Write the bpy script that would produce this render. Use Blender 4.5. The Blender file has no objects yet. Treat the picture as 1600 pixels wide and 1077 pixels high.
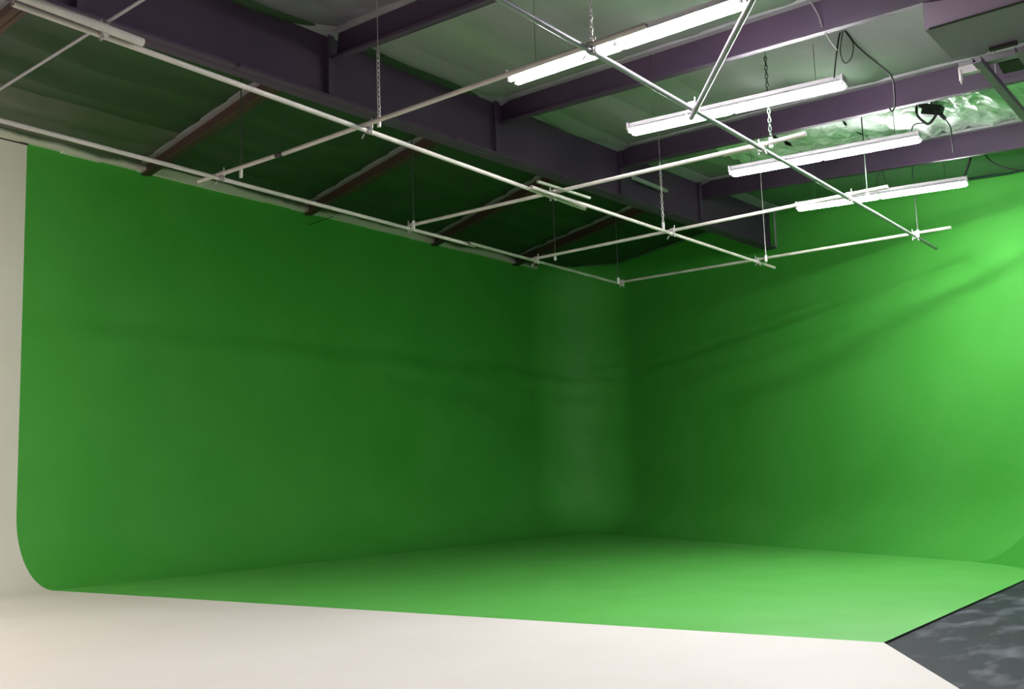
import bpy, bmesh, math, random
from mathutils import Vector, Matrix
random.seed(7)
D = bpy.data
COL = bpy.context.scene.collection
SC = bpy.context.scene

# ------------------------------------------------------------------ camera, world, exposure
cam_d = D.cameras.new('camera'); cam = D.objects.new('camera', cam_d); COL.objects.link(cam)
cam_d.sensor_width = 36; cam_d.lens = 36 * 1634.04 / 1600; cam_d.clip_end = 200
r = Vector((0.79968, 0.599534, -0.032717)); u = Vector((0.104577, -0.085418, 0.990842)); f = Vector((-0.591249, 0.795778, 0.131005))
cam.matrix_world = Matrix(((r.x, u.x, -f.x, 0), (r.y, u.y, -f.y, 0), (r.z, u.z, -f.z, 1.36), (0, 0, 0, 1)))
SC.camera = cam
w = D.worlds.new('hall_ambient'); SC.world = w; w.use_nodes = True
w.node_tree.nodes['Background'].inputs[0].default_value = (0.95, 0.9, 1.0, 1)
w.node_tree.nodes['Background'].inputs[1].default_value = 0.22
SC.view_settings.view_transform = 'Standard'; SC.view_settings.look = 'None'
SC.view_settings.exposure = 0.0; SC.view_settings.gamma = 1.0
SC.view_settings.use_curve_mapping = False
TUBE_POWER = 215.0
# unseen hall lights around the camera; far-left lamp added to brighten the white wall
for lx, ly, lz, pw, col, tilt in ((-1.5, 2.0, 4.9, 120, (1, .95, .93), 0), (-5.0, 0.5, 4.9, 150, (1, .93, .87), -.3), (-9.5, 1.5, 5.6, 290, (1, .91, .80), -.75), (-11.5, 2.5, 5.9, 230, (1, .91, .80), -.8), (0.8, 6.0, 4.6, 70, (.95, .97, 1), 0)):
    ld = D.lights.new('unseen_hall_light', 'AREA'); ld.shape = 'RECTANGLE'; ld.size = 2.4; ld.size_y = .3
    ld.energy = pw; ld.color = col
    lo = D.objects.new('unseen_hall_light', ld); COL.objects.link(lo); lo.location = (lx, ly, lz); lo.rotation_euler = (0, -tilt, 0)

# ------------------------------------------------------------------ materials
def mat(name, base, rough=.6, metal=0.0, noise=None, bump=None, spec=.5, emit=None):
    """noise = (scale, other colour, lo, hi[, stretch]); bump = (scale, strength, distance)"""
    m = D.materials.new(name); m.use_nodes = True
    nt = m.node_tree; b = nt.nodes['Principled BSDF']
    b.inputs['Base Color'].default_value = (*base, 1)
    b.inputs['Roughness'].default_value = rough; b.inputs['Metallic'].default_value = metal
    b.inputs['Specular IOR Level'].default_value = spec
    tc = nt.nodes.new('ShaderNodeNewGeometry')
    if noise:
        mp = nt.nodes.new('ShaderNodeMapping')
        if len(noise) > 4: mp.inputs['Scale'].default_value = noise[4]
        nt.links.new(tc.outputs['Position'], mp.inputs[0])
        n = nt.nodes.new('ShaderNodeTexNoise'); n.inputs['Scale'].default_value = noise[0]; n.inputs['Detail'].default_value = 5
        nt.links.new(mp.outputs[0], n.inputs['Vector'])
        cr = nt.nodes.new('ShaderNodeValToRGB'); cr.color_ramp.elements[0].position = noise[2]; cr.color_ramp.elements[1].position = noise[3]
        cr.color_ramp.elements[0].color = (*base, 1); cr.color_ramp.elements[1].color = (*noise[1], 1)
        nt.links.new(n.outputs['Fac'], cr.inputs[0]); nt.links.new(cr.outputs[0], b.inputs['Base Color'])
    if bump:
        n2 = nt.nodes.new('ShaderNodeTexNoise'); n2.inputs['Scale'].default_value = bump[0]; n2.inputs['Detail'].default_value = 4
        nt.links.new(tc.outputs['Position'], n2.inputs['Vector'])
        bp = nt.nodes.new('ShaderNodeBump'); bp.inputs['Strength'].default_value = bump[1]; bp.inputs['Distance'].default_value = bump[2]
        nt.links.new(n2.outputs['Fac'], bp.inputs['Height']); nt.links.new(bp.outputs[0], b.inputs['Normal'])
    if emit:
        b.inputs['Emission Color'].default_value = (*emit[0], 1); b.inputs['Emission Strength'].default_value = emit[1]
    return m

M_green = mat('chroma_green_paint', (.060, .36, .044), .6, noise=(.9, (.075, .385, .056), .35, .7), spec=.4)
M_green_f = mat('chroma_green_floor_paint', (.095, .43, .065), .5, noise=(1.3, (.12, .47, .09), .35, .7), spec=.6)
M_white = mat('white_stage_paint', (.74, .70, .655), .6, noise=(.6, (.79, .755, .72), .3, .7))
M_black = mat('black_scuffed_floor_paint', (.020, .021, .031), .6, noise=(3.6, (.24, .235, .29), .50, .86, (1, .4, 1)), bump=(9, .15, .01), spec=.12)
M_purple = mat('glare_tinted_red_oxide_steel', (.060, .034, .072), .55, noise=(1.5, (.080, .045, .086), .3, .7))  # beam steel, with the violet of veiling glare put into its colour
M_purlin = mat('glare_tinted_oxide_steel', (.046, .028, .055), .55, noise=(1.5, (.060, .036, .068), .3, .7))  # purlin steel; its violet tint is veiling glare painted into the base colour
M_brown = mat('brown_oxide_steel', (.075, .030, .022), .6, noise=(1.5, (.05, .03, .03), .3, .7))
M_flange = mat('pale_oversprayed_flange', (.34, .32, .35), .6, noise=(3, (.25, .27, .26), .3, .7))
M_ins_l = mat('roof_blanket_green_overspray', (.022, .052, .020), .6, noise=(.5, (.034, .062, .030), .35, .65), bump=(3, .25, .04))
M_ins_w = mat('roof_blanket_grey_vinyl', (.14, .13, .115), .6, noise=(.6, (.06, .09, .05), .35, .65), bump=(3, .25, .04))
M_ins_r = mat('roof_blanket_light_overspray', (.250, .240, .255), .75, noise=(.45, (.175, .245, .175), .38, .62), bump=(2.5, .3, .05), spec=.25)
M_ins_p = mat('roof_blanket_violet_grey', (.20, .17, .22), .5, noise=(.9, (.13, .12, .15), .38, .62), bump=(3, .4, .05))
M_ins_m = mat('roof_blanket_pale_overspray', (.13, .20, .135), .7, noise=(.45, (.10, .19, .105), .42, .60), bump=(2.5, .3, .05), spec=.25)
M_foil = mat('wrinkled_foil_blanket', (.84, .88, .86), .40, .25, noise=(.6, (.45, .66, .50), .46, .62), bump=(2.2, 1.0, .2))
M_pipe = mat('white_painted_pipe', (.50, .46, .42), .45, noise=(4, (.38, .37, .33), .4, .7))
M_pipe_g = mat('grey_galvanised_pipe', (.33, .32, .35), .42, .4, noise=(4, (.25, .25, .28), .4, .7))
M_pipe_d = mat('green_tinted_pipe', (.28, .29, .23), .5, noise=(4, (.18, .21, .15), .4, .7))
M_clamp = mat('dull_zinc_clamp', (.40, .38, .37), .45, .4)
M_dark = mat('black_rubber', (.012, .016, .014), .5)
M_tape = mat('black_cloth_tape', (.03, .025, .025), .7)
M_tube = mat('lit_fluorescent_tube', (.9, .9, .9), .4, emit=((1, .965, 1.0), TUBE_POWER))
M_house = mat('white_enamel_housing', (.72, .70, .72), .4)
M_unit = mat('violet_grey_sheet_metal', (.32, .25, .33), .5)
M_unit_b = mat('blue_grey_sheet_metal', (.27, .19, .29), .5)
M_white_pl = mat('white_plastic', (.62, .60, .58), .45)
M_strip = mat('sprayed_white_edge_strip', (.70, .48, .43), .7, noise=(1.1, (.10, .22, .08), .50, .62, (1, 1, 2.5)), bump=(14, .3, .01))
_nt = M_strip.node_tree; _b = _nt.nodes['Principled BSDF']; _g = _nt.nodes.new('ShaderNodeNewGeometry'); _sx = _nt.nodes.new('ShaderNodeSeparateXYZ')
_nt.links.new(_g.outputs['Position'], _sx.inputs[0])
_n = _nt.nodes.new('ShaderNodeTexNoise'); _n.inputs['Scale'].default_value = .55; _n.inputs['Detail'].default_value = 6; _nt.links.new(_g.outputs['Position'], _n.inputs['Vector'])
_m1 = _nt.nodes.new('ShaderNodeMath'); _m1.operation = 'MULTIPLY_ADD'; _m1.inputs[1].default_value = .42; _nt.links.new(_n.outputs['Fac'], _m1.inputs[0])
_nt.links.new(_sx.outputs['Z'], _m1.inputs[2])
_mr = _nt.nodes.new('ShaderNodeMapRange'); _mr.inputs['From Min'].default_value = 7.37; _mr.inputs['From Max'].default_value = 7.44; _nt.links.new(_m1.outputs[0], _mr.inputs['Value'])
_mx = _nt.nodes.new('ShaderNodeMix'); _mx.data_type = 'RGBA'; _mx.inputs['A'].default_value = (.75, .72, .64, 1); _mx.inputs['B'].default_value = (.10, .15, .08, 1)
_nt.links.new(_mr.outputs['Result'], _mx.inputs['Factor']); _nt.links.new(_mx.outputs['Result'], _b.inputs['Base Color'])

# ------------------------------------------------------------------ helpers
def link(name, bm, m, parent=None, smooth=False):
    me = D.meshes.new(name); bm.to_mesh(me); bm.free()
    for mm in (m if isinstance(m, (list, tuple)) else [m]): me.materials.append(mm)
    if smooth:
        for p in me.polygons: p.use_smooth = True
    o = D.objects.new(name, me); COL.objects.link(o)
    if parent: o.parent = parent; o.matrix_parent_inverse = parent.matrix_world.inverted() if False else Matrix.Translation(-parent.location)
    return o
def tag(o, label=None, cat=None, group=None, kind=None):
    if label: o['label'] = label
    if cat: o['category'] = cat
    if group: o['group'] = group
    if kind: o['kind'] = kind
    return o
def thing(name, loc, label, cat, group=None):
    o = D.objects.new(name, None); COL.objects.link(o); o.location = loc; o.empty_display_size = .1
    return tag(o, label, cat, group)
def frame(a, b, up=Vector((0, 0, 1))):
    d = (b - a).normalized()
    if abs(d.dot(up)) > .98: up = Vector((0, 1, 0))
    s = d.cross(up).normalized(); t = s.cross(d).normalized()
    return d, s, t
def bar(bm, a, b, w, h, so=0, to=0):
    """box from a to b, width w along the side axis, height h along the up axis, offsets so/to"""
    a, b = Vector(a), Vector(b); d, s, t = frame(a, b)
    vs = []
    for p in (a, b):
        for x, z in ((-1, -1), (1, -1), (1, 1), (-1, 1)):
            vs.append(bm.verts.new(p + s * (so + x * w / 2) + t * (to + z * h / 2)))
    for q in ((0, 1, 2, 3), (7, 6, 5, 4), (0, 4, 5, 1), (1, 5, 6, 2), (2, 6, 7, 3), (3, 7, 4, 0)):
        bm.faces.new([vs[i] for i in q])
def tube(bm, pts, rad, n=12, cap=True):
    pts = [Vector(p) for p in pts]; rings = []
    for i, p in enumerate(pts):
        a = pts[max(i - 1, 0)]; b = pts[min(i + 1, len(pts) - 1)]
        d, s, t = frame(a, b)
        rings.append([bm.verts.new(p + (s * math.cos(2 * math.pi * k / n) + t * math.sin(2 * math.pi * k / n)) * rad) for k in range(n)])
    for r0, r1 in zip(rings, rings[1:]):
        for k in range(n): bm.faces.new((r0[k], r0[(k + 1) % n], r1[(k + 1) % n], r1[k]))
    if cap: bm.faces.new(rings[0][::-1]); bm.faces.new(rings[-1])
def fix(bm): bmesh.ops.recalc_face_normals(bm, faces=bm.faces[:])
def hollow(bm, a, b, rad, wall=.005, n=14):
    """open-ended scaffold tube with a real wall thickness"""
    a, b = Vector(a), Vector(b); d, s, t = frame(a, b); R = []
    for p, rr in ((a, rad), (b, rad), (b, rad - wall), (a, rad - wall)):
        R.append([bm.verts.new(p + (s * math.cos(2 * math.pi * k / n) + t * math.sin(2 * math.pi * k / n)) * rr) for k in range(n)])
    for i in range(4):
        r0, r1 = R[i], R[(i + 1) % 4]
        for k in range(n): bm.faces.new((r0[k], r0[(k + 1) % n], r1[(k + 1) % n], r1[k]))
def roof_r(x, y): return 5.126 - .187858 * x + .010416 * y
def roof_l(x, y): return 6.4423 - .053 * x
def beam_x(y): return -8.93 + (y - 7.36) * .0485
def roof(x, y): return roof_l(x, y) if x < beam_x(y) else roof_r(x, y)

# ------------------------------------------------------------------ the green and white stage shell
WX = -16.08; RC = 1.12; YB = 8.56
def wall_y(x): return 20.84 - .62 * (x + 8.96)
HB = math.atan2(-.62, 1)                       # heading of the back wall
RA = 1.52
corner = Vector((WX, wall_y(WX))); tl = RA * math.tan((math.pi / 2 - HB) / 2)
y_arc = corner.y - tl
def arc(c0, h0, h1, R, n):
    """points of an arc that starts at c0 with heading h0 and turns clockwise to h1"""
    out = []; 
    for i in range(n + 1):
        h = h0 + (h1 - h0) * i / n
        out.append((Vector((c0.x + R * (math.sin(h0) - math.sin(h)), c0.y - R * (math.cos(h0) - math.cos(h)))), h))
    return out
left_path = [(Vector((WX, y)), math.pi / 2) for y in [-6 + i * (YB + 6) / 12 for i in range(13)]] + [(Vector((WX, YB + (y_arc - YB) * i / 12)), math.pi / 2) for i in range(1, 13)]
a1 = arc(Vector((WX, y_arc)), math.pi / 2, HB, RA, 18)
s0 = a1[-1][0]; s1 = Vector((-3.25, wall_y(-3.25)))
str1 = [(s0 + (s1 - s0) * i / 14, HB) for i in range(1, 15)]
a2 = arc(s1, HB, math.radians(-56), 2.0, 8)[1:]
e0 = a2[-1][0]; tail = [(e0 + Vector((math.cos(math.radians(-56)), math.sin(math.radians(-56)))) * s, math.radians(-56)) for s in (1, 2, 3.5)]
back_path = a1 + str1 + a2 + tail
def inward(h): return Vector((math.sin(h), -math.cos(h)))
def shell(name, path, green_from):
    bm = bmesh.new(); rows = []
    n = 14
    for p, h in path:
        nn = inward(h); row = []
        prof = [(RC - RC * math.sin(math.pi / 2 * k / n), RC - RC * math.cos(math.pi / 2 * k / n)) for k in range(n + 1)]
        top = roof(p.x, p.y) + .06
        if name == 'wall_left': top = 7.14
        prof += [(0, RC + (top - RC) * k / 6) for k in range(1, 7)]
        prof += [(-.22, prof[-1][1]), (-.22, 0)]
        for d, z in prof: row.append(bm.verts.new((p.x + nn.x * d, p.y + nn.y * d, z)))
        rows.append(row)
    for i in range(len(rows) - 1):
        for k in range(len(rows[0]) - 1):
            fc = bm.faces.new((rows[i][k], rows[i + 1][k], rows[i + 1][k + 1], rows[i][k + 1])); fc.smooth = True
            fc.material_index = 1 if i >= green_from else 0
    fix(bm)
    o = link(name, bm, [M_white, M_green]); 
    return o
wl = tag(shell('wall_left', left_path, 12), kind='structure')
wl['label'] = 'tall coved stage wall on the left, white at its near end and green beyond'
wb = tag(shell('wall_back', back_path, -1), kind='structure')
wb['label'] = 'green coved back wall with rounded corner, brightest at the right'
for o in (wl, wb):
    for e in o.data.edges: pass
    md = o.modifiers.new('edges', 'EDGE_SPLIT'); md.split_angle = math.radians(40)

def slab(name, poly, z0, z1, m, label):
    bm = bmesh.new()
    t = [bm.verts.new((x, y, z1)) for x, y in poly]; b = [bm.verts.new((x, y, z0)) for x, y in poly]
    ft = bm.faces.new(t); bm.faces.new(b[::-1])
    for i in range(len(poly)): bm.faces.new((t[i], b[i], b[(i + 1) % len(poly)], t[(i + 1) % len(poly)]))
    fix(bm)
    for q in bm.faces: q.material_index = 0 if abs(q.normal.z) > .5 else 1
    bmesh.ops.triangulate(bm, faces=[q for q in bm.faces if len(q.verts) > 4])
    o = link(name, bm, [m, M_tape]); o['label'] = label; return tag(o, kind='structure')
slab('floor', [(-18, -8), (8, -8), (8, 24), (-18, 24)], -.16, -.019, M_black, 'black scuffed concrete floor with pale scrapes beyond the painted stage')
XG = -2.81
tang = [p + inward(h) * RC for p, h in back_path]
tang = [q for q in tang if q.x < XG]
last = tang[-1]; dd = Vector((math.cos(math.radians(-56)), math.sin(math.radians(-56)))); q = last + dd * ((XG - last.x) / dd.x)
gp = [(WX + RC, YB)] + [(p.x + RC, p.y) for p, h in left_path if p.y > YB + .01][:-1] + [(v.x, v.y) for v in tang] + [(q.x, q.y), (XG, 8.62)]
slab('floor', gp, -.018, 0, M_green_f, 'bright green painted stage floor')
slab('floor', [(WX + RC, -6), (5.6, -6), (-1.83, 7.0), (XG, 8.62), (WX + RC, YB)], -.018, 0, M_white, 'glossy off-white painted stage floor in the foreground')

# small raised green kerb at the foot of the right-hand curve
bm = bmesh.new()
A = Vector((-3.99, 16.44, 0)); B = Vector((-2.72, 15.22, 0)); dr = (B - A).normalized(); bk = Vector((.62, 1.0, 0)).normalized()
Lk = (B - A).length; fr = []; rr = []
for i in range(13):
    s = i / 12; h = .004 + 1.0 * (s ** 2.0)
    p = A + dr * Lk * s
    fr.append((bm.verts.new(p + Vector((0, 0, .0))), bm.verts.new(p + Vector((0, 0, h)) + bk * .25 * h)))
    rr.append((bm.verts.new(p + bk * 1.0), bm.verts.new(p + bk * 1.0 + Vector((0, 0, h)))))
for i in range(12):
    for (a0, a1_), (b0, b1) in (((fr[i]), (fr[i + 1])),): bm.faces.new((a0, b0, b1, a1_))
    bm.faces.new((fr[i][1], fr[i + 1][1], rr[i + 1][1], rr[i][1]))
    bm.faces.new((rr[i][1], rr[i + 1][1], rr[i + 1][0], rr[i][0]))
bm.faces.new((fr[12][0], rr[12][0], rr[12][1], fr[12][1])); bm.faces.new((fr[0][0], fr[0][1], rr[0][1], rr[0][0]))
fix(bm)
tag(link('trim_2', bm, M_green), 'green wedge where the right-hand curve of the stage meets the floor', kind='structure')

# whitish top strip of the left wall
bm = bmesh.new()
ys = [-6 + i * (y_arc + 6.3) / 40 for i in range(41)]
for y0, y1 in zip(ys, ys[1:]):
    j = random.uniform(-.012, .012)
    bar(bm, (WX + .03, y0, 7.19 + j), (WX + .03, y1, 7.19 + j), .12, .20)
fix(bm)
tag(link('trim_1', bm, M_strip), 'whitish sprayed strip along the top of the left wall', kind='structure')
bm = bmesh.new()
bar(bm, (WX + .012, -6, 7.085), (WX + .012, YB, 7.085), .05, .018)
fix(bm); tag(link('trim_3', bm, M_tape), 'dark line under the top strip of the white wall', kind='structure')
# pale angle along the top of the back wall
bm = bmesh.new()
tp = [(p, h) for p, h in back_path if p.x < -8.7]
for (p, h), (p2, h2) in zip(tp, tp[1:]):
    a = Vector((p.x, p.y, roof(p.x, p.y) - .05)); b = Vector((p2.x, p2.y, roof(p2.x, p2.y) - .05))
    n3 = inward(h); off = Vector((n3.x, n3.y, 0)) * .03
    bar(bm, a + off, b + off, .05, .035)
fix(bm); tag(link('trim_4', bm, mat('green_oversprayed_angle', (.10, .22, .11), .6)), 'thin green angle along the top of the back wall left of the beam', kind='structure')

# ------------------------------------------------------------------ roof: deck and insulation panels
bm = bmesh.new()
for (x0, x1, fz) in ((-16.4, None, roof_l), (None, 4.0, roof_r)):
    ya, yb = -7, 24
    xa0 = x0 if x0 is not None else beam_x(ya); xb0 = x1 if x1 is not None else beam_x(ya)
    xa1 = x0 if x0 is not None else beam_x(yb); xb1 = x1 if x1 is not None else beam_x(yb)
    c = [(xa0, ya), (xb0, ya), (xb1, yb), (xa1, yb)]
    lo = [bm.verts.new((x, y, fz(x, y) + .10)) for x, y in c]; hi = [bm.verts.new((x, y, fz(x, y) + .2)) for x, y in c]
    bm.faces.new(lo); bm.faces.new(hi[::-1])
    for i in range(4): bm.faces.new((lo[i], lo[(i + 1) % 4], hi[(i + 1) % 4], hi[i]))
fix(bm)
ceil = tag(link('ceiling', bm, M_ins_l), 'metal roof lined with sagging insulation between steel purlins', kind='structure')

# purlin centre lines in plan, from the left wall (or beam) outwards, near to far
PL = [(-12.452, 5.932, -10.398, 5.613), (-15.805, 10.674, -10.369, 8.985), (-15.84, 14.517, -10.078, 12.075), (-15.586, 18.341, -9.966, 15.105), (-15.152, 21.334, -9.88, 18.19)]
PR = [(-8.788, 8.5, -7.037, 7.957), (-8.529, 11.643, -3.186, 9.34), (-8.496, 14.755, -2.494, 11.637), (-8.199, 17.446, -2.354, 14.208)]
def ln(p): 
    m = (p[3] - p[1]) / (p[2] - p[0]); return lambda x: p[1] + m * (x - p[0])
LL = [lambda x: ln(PL[0])(x) - 4.2] + [ln(p) for p in PL] + [lambda x: ln(PL[-1])(x) + 4.0]
LR = [lambda x: ln(PR[0])(x) - 5.6, lambda x: ln(PR[0])(x) - 2.9] + [ln(p) for p in PR] + [lambda x: ln(PR[-1])(x) + 3.2]
def panel(f0, f1, x0, x1, fz, m, amp, sag, name='insulation_panel', nx=9, ny=8, crumple=0):
    bm = bmesh.new(); g = []
    ph = .7
    for i in range(nx + 1):
        x = x0 + (x1 - x0) * i / nx; row = []
        for j in range(ny + 1):
            t = j / ny; y = f0(x) + (f1(x) - f0(x)) * t
            s = i / nx
            z = fz(x, y) - .0 - amp * (s / .78 if s < .78 else (1 - s) / .22) ** 1.3 * (.12 + .88 * math.sin(math.pi * t) ** .45) - sag * math.sin(math.pi * t)
            z += .015 * math.sin(3.1 * y + ph) * math.sin(math.pi * t)
            if crumple and 0 < j < ny: z += crumple * (random.random() - .5)
            row.append(bm.verts.new((x, y, z)))
        g.append(row)
    for i in range(nx):
        for j in range(ny): bm.faces.new((g[i][j], g[i][j + 1], g[i + 1][j + 1], g[i + 1][j]))
    for fc in bm.faces: fc.smooth = True
    return link(name, bm, m, ceil)
for k in range(len(LL) - 1):
    xs = [-16.25 + 1.10 * i for i in range(8)]
    for i in range(7):
        m = M_ins_w if (k <= 1 and i <= 1) or k == 0 else M_ins_l
        panel(LL[k], LL[k + 1], xs[i], xs[i + 1], roof_l, m, .15 if k < 5 else .04, .03)
for k in range(len(LR) - 1):
    xs = [-9.5 + 1.25 * i for i in range(11)]
    for i in range(10):
        foil = (k == 4 and 2 <= i)
        m = M_foil if foil else (M_ins_p if k <= 1 else (M_ins_m if k == 5 else M_ins_r))
        o = panel(LR[k], LR[k + 1], xs[i], xs[i + 1], roof_r, m, (.09 if k < 5 else .03) if not foil else .05, .02, crumple=.0 if not foil else .11, nx=9 if not foil else 14, ny=8 if not foil else 16)
        if foil: o['label'] = 'shiny crumpled foil insulation panel'

# ------------------------------------------------------------------ steel
def purlin(pts, fz, x0, x1, m, label, group, drop, depth, side=-1):
    fy = ln(pts)
    a = Vector((x0, fy(x0), fz(x0, fy(x0)))); b = Vector((x1, fy(x1), fz(x1, fy(x1))))
    t = thing('roof_purlin', (a + b) / 2, label, 'purlin', group)
    bm = bmesh.new(); bar(bm, a, b, .022, depth, 0, -drop - depth / 2); fix(bm); link('web', bm, m, t)
    bm = bmesh.new(); bar(bm, a, b, .085 if m != M_brown else .15, .02, .04 if m != M_brown else .005, -drop - depth + .01); bar(bm, a, b, .02, .03, .08, -drop - depth + .02); fix(bm); link('lower_flange', bm, m, t)
    bm = bmesh.new(); bar(bm, a, b, .10, .035, .06, -drop - .015); fix(bm); o = link('upper_flange', bm, M_flange, t); o['label'] = 'pale edge with insulation pinched over it'
    return t
GL = 'brown roof purlins between left wall and beam'; GR = 'dark roof purlins right of the beam'
lab = ['brown roof purlin nearest the camera, at the top left corner', 'brown roof purlin meeting the left wall just right of the white wall end', 'dark brown roof purlin, second along the green left wall', 'brown roof purlin, third along the green left wall', 'brown roof purlin closest to the rounded green corner']
for p, l in zip(PL, lab): purlin(p, roof_l, -16.02, -8.98, M_brown, l, GL, .02, .24)
lab = ['violet roof purlin nearest the camera right of the big beam', 'violet roof purlin directly behind the largest fluorescent light', 'long dark violet roof purlin behind the second fluorescent light', 'dark roof purlin closest to the back wall, behind the third light']
for p, l in zip(PR, lab): purlin(p, roof_r, -8.75, 3.2, M_purlin, l, GR, .01, .36)
# main beam
by0, by1 = -6.0, 21.0
while wall_y(beam_x(by1)) < by1: by1 -= .02
by1 -= .04
a = Vector((beam_x(by0), by0, 0)); b = Vector((beam_x(by1), by1, 0))
def zc(v, z): return Vector((v.x, v.y, z))
t = thing('roof_beam', zc(b, 6.0), 'huge dark violet steel beam running away from the camera to the back wall', 'beam')
bm = bmesh.new(); bar(bm, zc(a, 6.44), zc(b, 6.44), .03, .90, -.06); fix(bm); link('web', bm, M_purple, t)
bm = bmesh.new(); bar(bm, zc(a, 6.01), zc(b, 6.01), .26, .03, -.06); fix(bm); link('lower_flange', bm, M_purple, t)
bm = bmesh.new(); bar(bm, zc(a, 6.83), zc(b, 6.83), .38, .045, .05); fix(bm); link('upper_flange', bm, M_flange, t)
bm = bmesh.new(); bar(bm, zc(b, 6.02) + Vector((.08, -.02, 0)), zc(b, 6.86) + Vector((.08, -.02, 0)), .03, .05); fix(bm); o = link('end_plate', bm, M_flange, t); o['label'] = 'pale vertical end plate against the wall'
for yy in (2.4, 5.3, 8.46, 11.55, 14.75, 17.4):
    if yy < by1 - .3:
        bm = bmesh.new(); x = beam_x(yy); bar(bm, (x + .015, yy, 6.03), (x + .015, yy, 6.84), .012, .10); fix(bm); link('stiffener', bm, M_purple, t)
for yy in (7.1, 9.4, 10.6, 13.1, 16.2):
    bm = bmesh.new(); x = beam_x(yy); bar(bm, (x + .06, yy - .02, 6.0), (x + .06, yy + .05, 6.0), .12, .05); fix(bm); link('flange_clip', bm, M_purple, t)

# ------------------------------------------------------------------ lighting grid: pipes
ZL = 4.864; PRD = .0241
def pipe(a, b, m, label, group, rad=PRD, collar=()):
    a, b = Vector(a), Vector(b)
    t = thing('scaffold_pipe', (a + b) / 2, label, 'pipe', group)
    bm = bmesh.new(); hollow(bm, a, b, rad); fix(bm); o = link('pipe_body', bm, m, t)
    for fc in o.data.polygons: fc.use_smooth = True
    md = o.modifiers.new('edges', 'EDGE_SPLIT'); md.split_angle = math.radians(40)
    for s in collar:
        c = a + (b - a) * s; d = (b - a).normalized() * .05
        bm = bmesh.new(); tube(bm, (c - d, c + d), rad + .003); fix(bm); link('tape_wrap', bm, M_tape, t)
    return t
GLN = 'long grid pipes running away from the camera'; GCR = 'cross pipes of the lighting grid'
ZX = ZL + 2 * PRD + .002
pipe((-7.002, 3.593, ZL), (-7.108, 11.257, ZL), M_pipe, 'white grid pipe crossing below the big beam, its nearer length', GLN)
pipe((-7.025, 9.949, ZL + .0), (-6.861, 16.842, ZL), M_pipe, 'white grid pipe below the big beam, its far length toward the back wall', GLN)
pipe((-6.90, 3.422, ZL + .025), (-6.94, 4.601, ZL + .025), M_pipe, 'short thick white pipe clamped alongside a grid pipe at top left', None, rad=.034)
pipe((-4.324, 4.4, ZL), (-4.318, 17.315, ZL), M_pipe_g, 'grey grid pipe passing in front of all four fluorescent lights', GLN)
pipe((-9.328, 2.6, ZL), (-9.473, 11.907, ZL), M_pipe, 'pale grid pipe nearest the left wall, its nearer length', GLN)
pipe((-9.41, 11.699, ZL), (-9.514, 16.124, ZL), M_pipe_d, 'pale grid pipe nearest the left wall, its far length ending at the corner', GLN)
pipe((-9.9, 4.52, ZX + .03), (-5.756, 4.193, ZX + .03), M_pipe_g, 'grey cross pipe nearest the camera, at the top left', GCR, rad=.014)
pipe((-9.807, 7.255, ZX), (-8.36, 7.222, ZX), M_pipe, 'beige cross pipe over the left bays, with a black tape joint', GCR, collar=(.985,))
pipe((-8.35, 7.232, ZX), (-3.778, 7.01, ZX), M_pipe, 'beige cross pipe lying along the largest fluorescent light', GCR)
pipe((-9.465, 10.469, ZX), (-4.454, 10.48, ZX), M_pipe, 'pale cross pipe below the beam that ends just short of the grey pipe', GCR)
pipe((-4.797, 10.54, ZX), (-3.822, 10.459, ZX), M_pipe, 'short pale cross pipe between second and third fluorescent lights', GCR)
pipe((-9.564, 13.467, ZX), (-3.808, 13.194, ZX), M_pipe, 'pale cross pipe ending above the farthest fluorescent light', GCR)
pipe((-9.661, 16.239, ZX), (-3.796, 16.164, ZX), M_pipe_d, 'farthest pale cross pipe in front of the back wall', GCR)
pipe((-4.379, 8.927, ZL - .055), (-2.168, 6.104, ZL + .02), M_pipe_g, 'grey diagonal pipe clamped to the grey grid pipe at top right', None, rad=.026)
pipe((-6.93, 9.95, ZX - .003), (-6.87, 11.0, ZX - .003), M_pipe_d, 'short pipe offcut clamped beside the middle of the white grid pipe', None, rad=.02)

# clamps at the crossings
def clamp(x, y, z, label, lever=1, sc=1.0):
    t = thing('pipe_clamp', (x, y, z), label, 'clamp', 'clamps at the grid crossings')
    bm = bmesh.new()
    tube(bm, ((x - .028 * sc, y, z + .05), (x + .028 * sc, y, z + .05)), .033 * sc, 10)
    tube(bm, ((x, y - .028 * sc, z), (x, y + .028 * sc, z)), .033 * sc, 10); fix(bm)
    link('coupler_body', bm, M_clamp, t)
    bm = bmesh.new(); tube(bm, ((x + .04 * lever, y, z - .05), (x + .04 * lever, y, z + .12)), .007, 6); tube(bm, ((x + .04 * lever, y, z - .05), (x + .04 * lever, y, z - .035)), .013, 6); fix(bm); link('bolt', bm, M_clamp, t)
    bm = bmesh.new(); tube(bm, ((x - .035 * lever, y - .03, z - .03), (x - .06 * lever, y - .04, z - .075)), .007, 6); fix(bm); link('swivel_bolt', bm, M_clamp, t)
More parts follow.
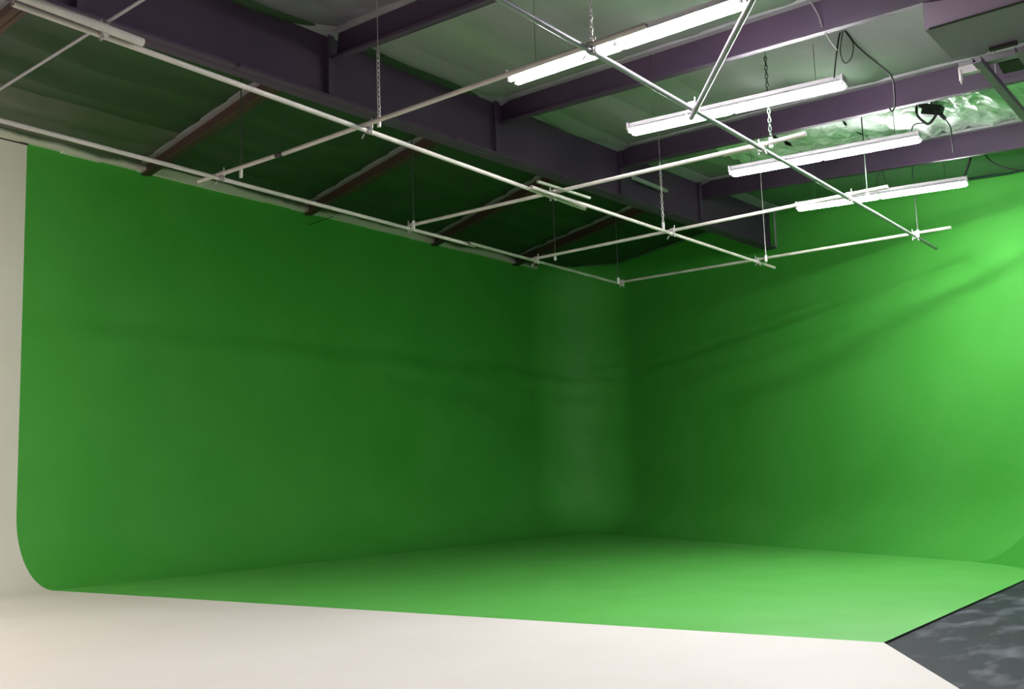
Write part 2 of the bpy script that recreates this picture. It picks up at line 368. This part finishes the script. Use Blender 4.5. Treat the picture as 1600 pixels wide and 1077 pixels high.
CL = [(-6.96, 4.28, ZL, 'clamp joining the white pipes at the top left corner'), (-7.045, 7.22, ZL, 'clamp where the beige cross pipe meets the white pipe under the beam'), (-7.07, 10.47, ZL, 'clamp at the middle of the white grid pipe beside a pipe offcut'),
      (-6.945, 13.33, ZL, 'clamp on the white grid pipe below the far half of the beam'), (-6.88, 16.2, ZL, 'clamp on the white grid pipe close to its far end'),
      (-4.323, 7.045, ZL, 'clamp in front of the largest fluorescent light'), (-4.321, 10.5, ZL, 'clamp on the grey pipe between second and third lights'), (-4.319, 13.22, ZL, 'clamp on the grey pipe at the farthest light'),
      (-4.318, 16.17, ZL, 'clamp near the far end of the grey pipe'), (-9.38, 7.25, ZL, 'clamp near the left wall on the taped cross pipe'), (-9.45, 10.47, ZL, 'clamp near the left wall, second from the white wall end'),
      (-9.46, 13.46, ZL, 'clamp near the left wall, third from the white wall end'), (-9.505, 16.2, ZL, 'clamp where the two far pipes meet before the corner'), (-4.335, 8.86, ZL, 'clamp holding the grey diagonal pipe')]
for i, c in enumerate(CL): clamp(*c, lever=1 if i % 2 else -1)

# chains
def chain_mesh(z0, z1):
    bm = bmesh.new(); z = z0; k = 0
    while z < z1:
        c = Vector((0, 0, z)); pts = []
        for q in range(8):
            an = 2 * math.pi * q / 8; rx = .016 * math.cos(an); rz = .032 * math.sin(an)
            pts.append(c + (Vector((rx, 0, rz)) if k % 2 else Vector((0, rx, rz))))
        pts.append(pts[0]); tube(bm, pts, .0055, 5, cap=False)
        z += .05; k += 1
    return bm
def hang(x, y, z0, zc_, zt, label, kind='chain', m=None):
    t = thing('hanging_chain' if kind == 'chain' else 'hanger_rod', (x, y, zt), label, 'chain' if kind == 'chain' else 'rod', 'hangers carrying the lighting grid')
    if kind == 'chain':
        bm = chain_mesh(z0, zc_); bmesh.ops.translate(bm, verts=bm.verts[:], vec=(x, y, 0)); link('links', bm, m or M_clamp, t)
        bm = bmesh.new(); tube(bm, ((x, y, zc_ - .01), (x, y, zt)), .0035, 6); link('wire', bm, m or M_clamp, t)
    else:
        bm = bmesh.new(); tube(bm, ((x, y, z0), (x, y, zt)), .008, 8); link('rod_body', bm, m or M_clamp, t)
    bm = bmesh.new(); bar(bm, (x, y, z0 - .06), (x, y, z0 + .05), .035, .02); fix(bm); link('hook', bm, M_white_pl, t)
M_dgrod = mat('dark_green_rod', (.012, .028, .016), .5)
def rf(x, y): return roof(x, y) - .05
for x, y, zt, kd, m, lb in ((-6.93, 7.248, 5.69, 'chain', None, 'chain hanging in front of the big beam to the beige cross pipe'),
        (-9.33, 10.40, 5.7, 'rod', M_dgrod, 'dark thin rod hanging under the second left purlin'), (-9.13, 7.32, 5.5, 'rod', M_dgrod, 'dark thin rod hanging by the first left purlin'),
        (-6.96, 13.1, 5.85, 'chain', None, 'chain down to the white pipe below the far half of the beam'), (-6.70, 16.12, 5.7, 'rod', None, 'pale rod beside the far end of the big beam'),
        (-4.26, 16.10, 6.0, 'rod', M_dgrod, 'dark rod hanging below the farthest light to the last cross pipe'), (-4.10, 13.30, 5.6, 'rod', M_dgrod, 'thin rod at the end of the farthest fluorescent light'),
        (-4.25, 10.57, 5.9, 'chain', M_dgrod, 'dark chain hanging over the second fluorescent light'), (-4.36, 7.12, 5.6, 'chain', None, 'pale chain hanging over the largest fluorescent light'),
        (-9.45, 15.98, 5.7, 'rod', M_dgrod, 'dark rod hanging before the rounded green corner'), (-9.12, 13.5, 5.6, 'rod', M_dgrod, 'thin rod left of the rounded green corner')):
    hang(x, y, ZL + .03 if kd == 'rod' else ZL + .08, zt, rf(x, y), lb, kd, m)

# ------------------------------------------------------------------ fluorescent lights
def light(a, b, label, z=5.328):
    a = Vector((a[0], a[1], z)); b = Vector((b[0], b[1], z)); c = (a + b) / 2; d, s, up = frame(a, b)
    t = thing('fluorescent_light', c + Vector((0, 0, .06)), label, 'light', 'fluorescent strip lights under the roof')
    bm = bmesh.new(); bar(bm, a, b, .10, .06, 0, .075)
    # sloping reflector wings
    for sg in (-1, 1):
        vs = [bm.verts.new(p + s * sg * x + up * zz) for p in (a, b) for x, zz in ((.05, .06), (.108, .020), (.108, .025), (.05, .066))]
        for q in ((0, 1, 5, 4), (1, 2, 6, 5), (2, 3, 7, 6), (3, 0, 4, 7), (0, 1, 2, 3), (4, 5, 6, 7)): bm.faces.new([vs[i] for i in q])
    fix(bm); link('housing', bm, M_house, t)
    L = (b - a).length
    for half in (0, 1):
        for sg in (-1, 1):
            p0 = a + d * (L * .5 * half + .03) + s * sg * .058; p1 = a + d * (L * .5 * (half + 1) - .03) + s * sg * .058
            bm = bmesh.new(); tube(bm, (p0, p1), .019, 10); fix(bm); link('tube', bm, M_tube, t, smooth=True)
            for e, q in ((1, p0), (-1, p1)):
                bm = bmesh.new(); bar(bm, q - d * e * .028, q - d * e * .0, .035, .05, 0, .012); fix(bm); link('lampholder', bm, M_house, t)
    for e in (a + d * .01, b - d * .01):
        bm = bmesh.new(); bar(bm, e - d * .012, e + d * .012, .19, .075, 0, .062); fix(bm); link('end_cap', bm, M_house, t)
    for sft in (.12, .88):
        p = a + d * L * sft; zt = roof(p.x, p.y) - .05
        bm = bmesh.new(); tube(bm, (p + up * .1, Vector((p.x, p.y, zt))), .003, 5); link('suspension_wire', bm, M_dgrod, t)
light((-5.906, 8.094), (-3.361, 8.007), 'largest and nearest lit fluorescent strip light, top centre')
light((-5.812, 10.258), (-3.368, 10.461), 'lit fluorescent strip light, second from the camera')
light((-5.669, 12.64), (-3.285, 12.874), 'lit fluorescent strip light below the shiny foil, third from the camera')
light((-5.712, 15.045), (-3.345, 15.401), 'farthest lit fluorescent strip light against the green wall')

# ------------------------------------------------------------------ ceiling-hung heater at top right
hz = 5.0
t = thing('unit_heater', (-1.6, 9.2, 5.6), 'large grey sheet-metal air unit hanging under the roof at top right', 'heater')
bm = bmesh.new()
vs = [(-2.137, 8.813), (-.35, 8.72), (-.45, 9.55), (-2.123, 9.604)]
lo = [bm.verts.new((x, y, hz)) for x, y in vs]; hi = [bm.verts.new((x, y, 5.42)) for x, y in vs]
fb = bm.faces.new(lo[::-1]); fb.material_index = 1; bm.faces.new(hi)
for i in range(4): bm.faces.new((lo[i], lo[(i + 1) % 4], hi[(i + 1) % 4], hi[i]))
fix(bm); link('casing', bm, [M_unit, M_unit_b], t)
bm = bmesh.new(); bar(bm, (-2.10, 8.80, hz - .004), (-.6, 8.735, hz - .004), .03, .008); fix(bm); link('seam', bm, M_tape, t)
for x in (-1.80, -1.38):
    bm = bmesh.new(); bar(bm, (x, 9.585, hz + .05), (x + .22, 9.578, hz + .05), .05, .16); fix(bm); link('vent', bm, M_tape, t)
    bm = bmesh.new(); bar(bm, (x + .03, 9.64, hz + .02), (x + .2, 9.635, hz + .02), .03, .04); fix(bm); link('louvre', bm, M_white_pl, t)
for x, y in ((-2.0, 8.95), (-2.0, 9.5), (-.7, 8.9), (-.7, 9.45)):
    bm = bmesh.new(); tube(bm, ((x, y, 5.41), (x, y, roof(x, y) - .03)), .008, 6); link('hanger', bm, M_clamp, t)
# support frame of channels
t = thing('channel_frame', (-1.7, 10.2, 5.0), 'grey steel channel frame beyond the hanging air unit', 'frame')
def channel(name, a, b, w=.07, h=.05, m=M_unit_b):
    bm = bmesh.new(); a = Vector(a); b = Vector(b)
    bar(bm, a, b, w, .008, 0, 0); bar(bm, a, b, .008, h, w / 2, h / 2); bar(bm, a, b, .008, h, -w / 2, h / 2); fix(bm); return link(name, bm, m, t)
channel('rail', (-1.93, 9.66, 4.93), (-1.905, 12.6, 4.93))
channel('rail', (-1.58, 9.66, 4.93), (-1.555, 12.6, 4.93))
channel('cross_rail', (-2.127, 9.91, 4.99), (-.9, 9.95, 5.0), .09, .05, M_flange)
bm = bmesh.new(); bar(bm, (-1.83, 10.15, 5.02), (-1.62, 10.16, 5.02), .30, .06); fix(bm); link('dark_tray', bm, M_tape, t)
for x, y in ((-1.92, 10.4), (-1.56, 10.4), (-1.91, 12.4), (-1.56, 12.4)):
    bm = bmesh.new(); tube(bm, ((x, y, 4.96), (x, y, roof(x, y) - .03)), .007, 6); link('hanger', bm, M_clamp, t)
t = thing('light_fitting', (-2.0, 9.9, 4.98), 'small white fitting on the channel frame at right', 'fitting')
bm = bmesh.new(); bar(bm, (-2.13, 9.87, 4.955), (-1.95, 9.875, 4.955), .07, .07); fix(bm); link('box_body', bm, M_white_pl, t)
bm = bmesh.new(); tube(bm, ((-2.11, 9.85, 4.96), (-2.11, 9.85, 4.86)), .02, 8); tube(bm, ((-2.11, 9.85, 4.86), (-2.11, 9.85, 4.83)), .01, 8); fix(bm); link('stem', bm, M_white_pl, t)

# ------------------------------------------------------------------ conduits and cables
def cable(pts, rad, m, label, name='cable', cat='cable', n=6):
    P = [Vector(p) for p in pts]; out = []
    for i in range(len(P) - 1):
        p0, p1, p2, p3 = P[max(i - 1, 0)], P[i], P[i + 1], P[min(i + 2, len(P) - 1)]
        for k in range(6):
            s = k / 6; out.append(.5 * ((2 * p1) + (p2 - p0) * s + (2 * p0 - 5 * p1 + 4 * p2 - p3) * s * s + (3 * p1 - p0 - 3 * p2 + p3) * s ** 3))
    out.append(P[-1]); bm = bmesh.new(); tube(bm, out, rad, n); fix(bm)
    return tag(link(name, bm, m, smooth=True), label, cat)
def vadd(pts, v): return [Vector(p) + Vector(v) for p in pts]
cable([(-3.442, 10.37, 5.40), (-3.377, 10.3, 5.612), (-3.299, 10.3, 5.859), (-3.157, 10.3, 5.639), (-2.969, 10.3, 5.397), (-2.855, 10.32, 5.245), (-2.844, 10.34, 5.064), (-2.854, 10.34, 4.934), (-2.886, 10.34, 4.90), (-2.91, 10.34, 4.95)], .009, M_dark, 'dark cable running over the end of the second light down to a hook')
cable([(-3.277, 10.25, 5.821), (-3.319, 10.25, 5.614), (-3.283, 10.25, 5.481), (-3.214, 10.25, 5.516), (-3.184, 10.25, 5.657), (-3.25, 10.25, 5.80)], .006, M_dark, 'thin loop of dark cable hanging under the green roof bay')
cable([(-3.28, 9.3, 5.837), (-3.194, 9.3, 5.638), (-3.161, 9.3, 5.501), (-3.104, 9.3, 5.359), (-3.04, 9.3, 5.24)], .006, M_clamp, 'thin pale wire drooping past the upper violet purlin')
t = thing('junction_box', (-3.14, 13.0, 5.70), 'black junction box with looped cable in front of the crumpled foil', 'box')
bm = bmesh.new(); bar(bm, (-3.25, 13.0, 5.73), (-3.04, 13.0, 5.66), .14, .13); fix(bm); link('box_body', bm, M_dark, t)
bm = bmesh.new(); bar(bm, (-3.29, 13.0, 5.80), (-3.20, 13.0, 5.74), .05, .05); fix(bm); link('cable_gland', bm, M_dark, t)
bm = bmesh.new(); bar(bm, (-3.08, 13.0, 5.66), (-3.01, 13.0, 5.56), .05, .045); fix(bm); link('cable_gland', bm, M_dark, t)
bm = bmesh.new(); tube(bm, ((-3.15, 13.0, 5.74), (-3.15, 13.0, roof(-3.15, 13.0) - .04)), .01, 6); link('stem', bm, M_dark, t)
cable([(-3.255, 12.93, 5.771), (-3.303, 12.93, 5.80), (-3.31, 12.93, 5.662), (-3.228, 12.93, 5.544), (-3.177, 12.93, 5.524), (-3.104, 12.93, 5.595), (-3.085, 12.93, 5.66)], .017, M_dark, 'dark cable looping below the black junction box')
cable([(-3.06, 12.97, 5.64), (-2.964, 13.0, 5.463), (-2.955, 13.0, 5.308), (-2.949, 13.0, 5.123)], .008, M_dark, 'dark cable dropping to the right of the black junction box')
cable([(-3.425, 13.0, 5.43), (-3.386, 13.0, 5.562), (-3.286, 13.0, 5.571), (-3.19, 12.98, 5.53)], .007, M_dark, 'thin cable joining the junction box and the third light')
cable([(-3.20, 15.2, 5.80), (-3.225, 15.2, 5.68), (-3.25, 15.2, 5.587), (-3.344, 15.25, 5.41)], .017, M_dark, 'thick dark cable entering the right end of the farthest light')
cable([(-3.136, 15.2, 5.80), (-2.964, 15.2, 5.526), (-2.733, 15.2, 5.368), (-2.5, 15.2, 5.30)], .010, M_dark, 'dark cable swagging to the right of the farthest light')
cable([(-4.641, 15.5, 5.58), (-4.611, 15.5, 5.722), (-4.545, 15.5, 5.80), (-4.518, 15.5, 5.703), (-4.502, 15.5, 5.552)], .006, M_dark, 'small cable loop above the middle of the farthest light')
cable([(-4.766, 15.3, 5.80), (-4.794, 15.3, 5.47)], .006, M_dark, 'short thin cable above the left half of the farthest light')
cable([(p.x + inward(h).x * .05, p.y + inward(h).y * .05, roof(p.x, p.y) - .06) for p, h in back_path if -4.1 < p.x], .022, mat('dark_green_conduit', (.012, .05, .03), .5), 'dark green conduit along the top right of the back wall', 'conduit', 'conduit')
bm = bmesh.new(); bar(bm, (-8.42, 14.873, 6.346), (-8.37, 15.949, 6.328), .05, .05); fix(bm)
tag(link('steel_angle', bm, M_flange), 'pale steel angle fixed to the side of the big beam', 'angle')
cable([(-15.92, 15.191, 7.1), (-15.90, 14.949, 6.99), (-15.9, 14.731, 6.9), (-15.88, 14.464, 6.772)], .008, M_tape, 'loose wire end sticking out below the second left purlin', 'loose_wire', 'wire')
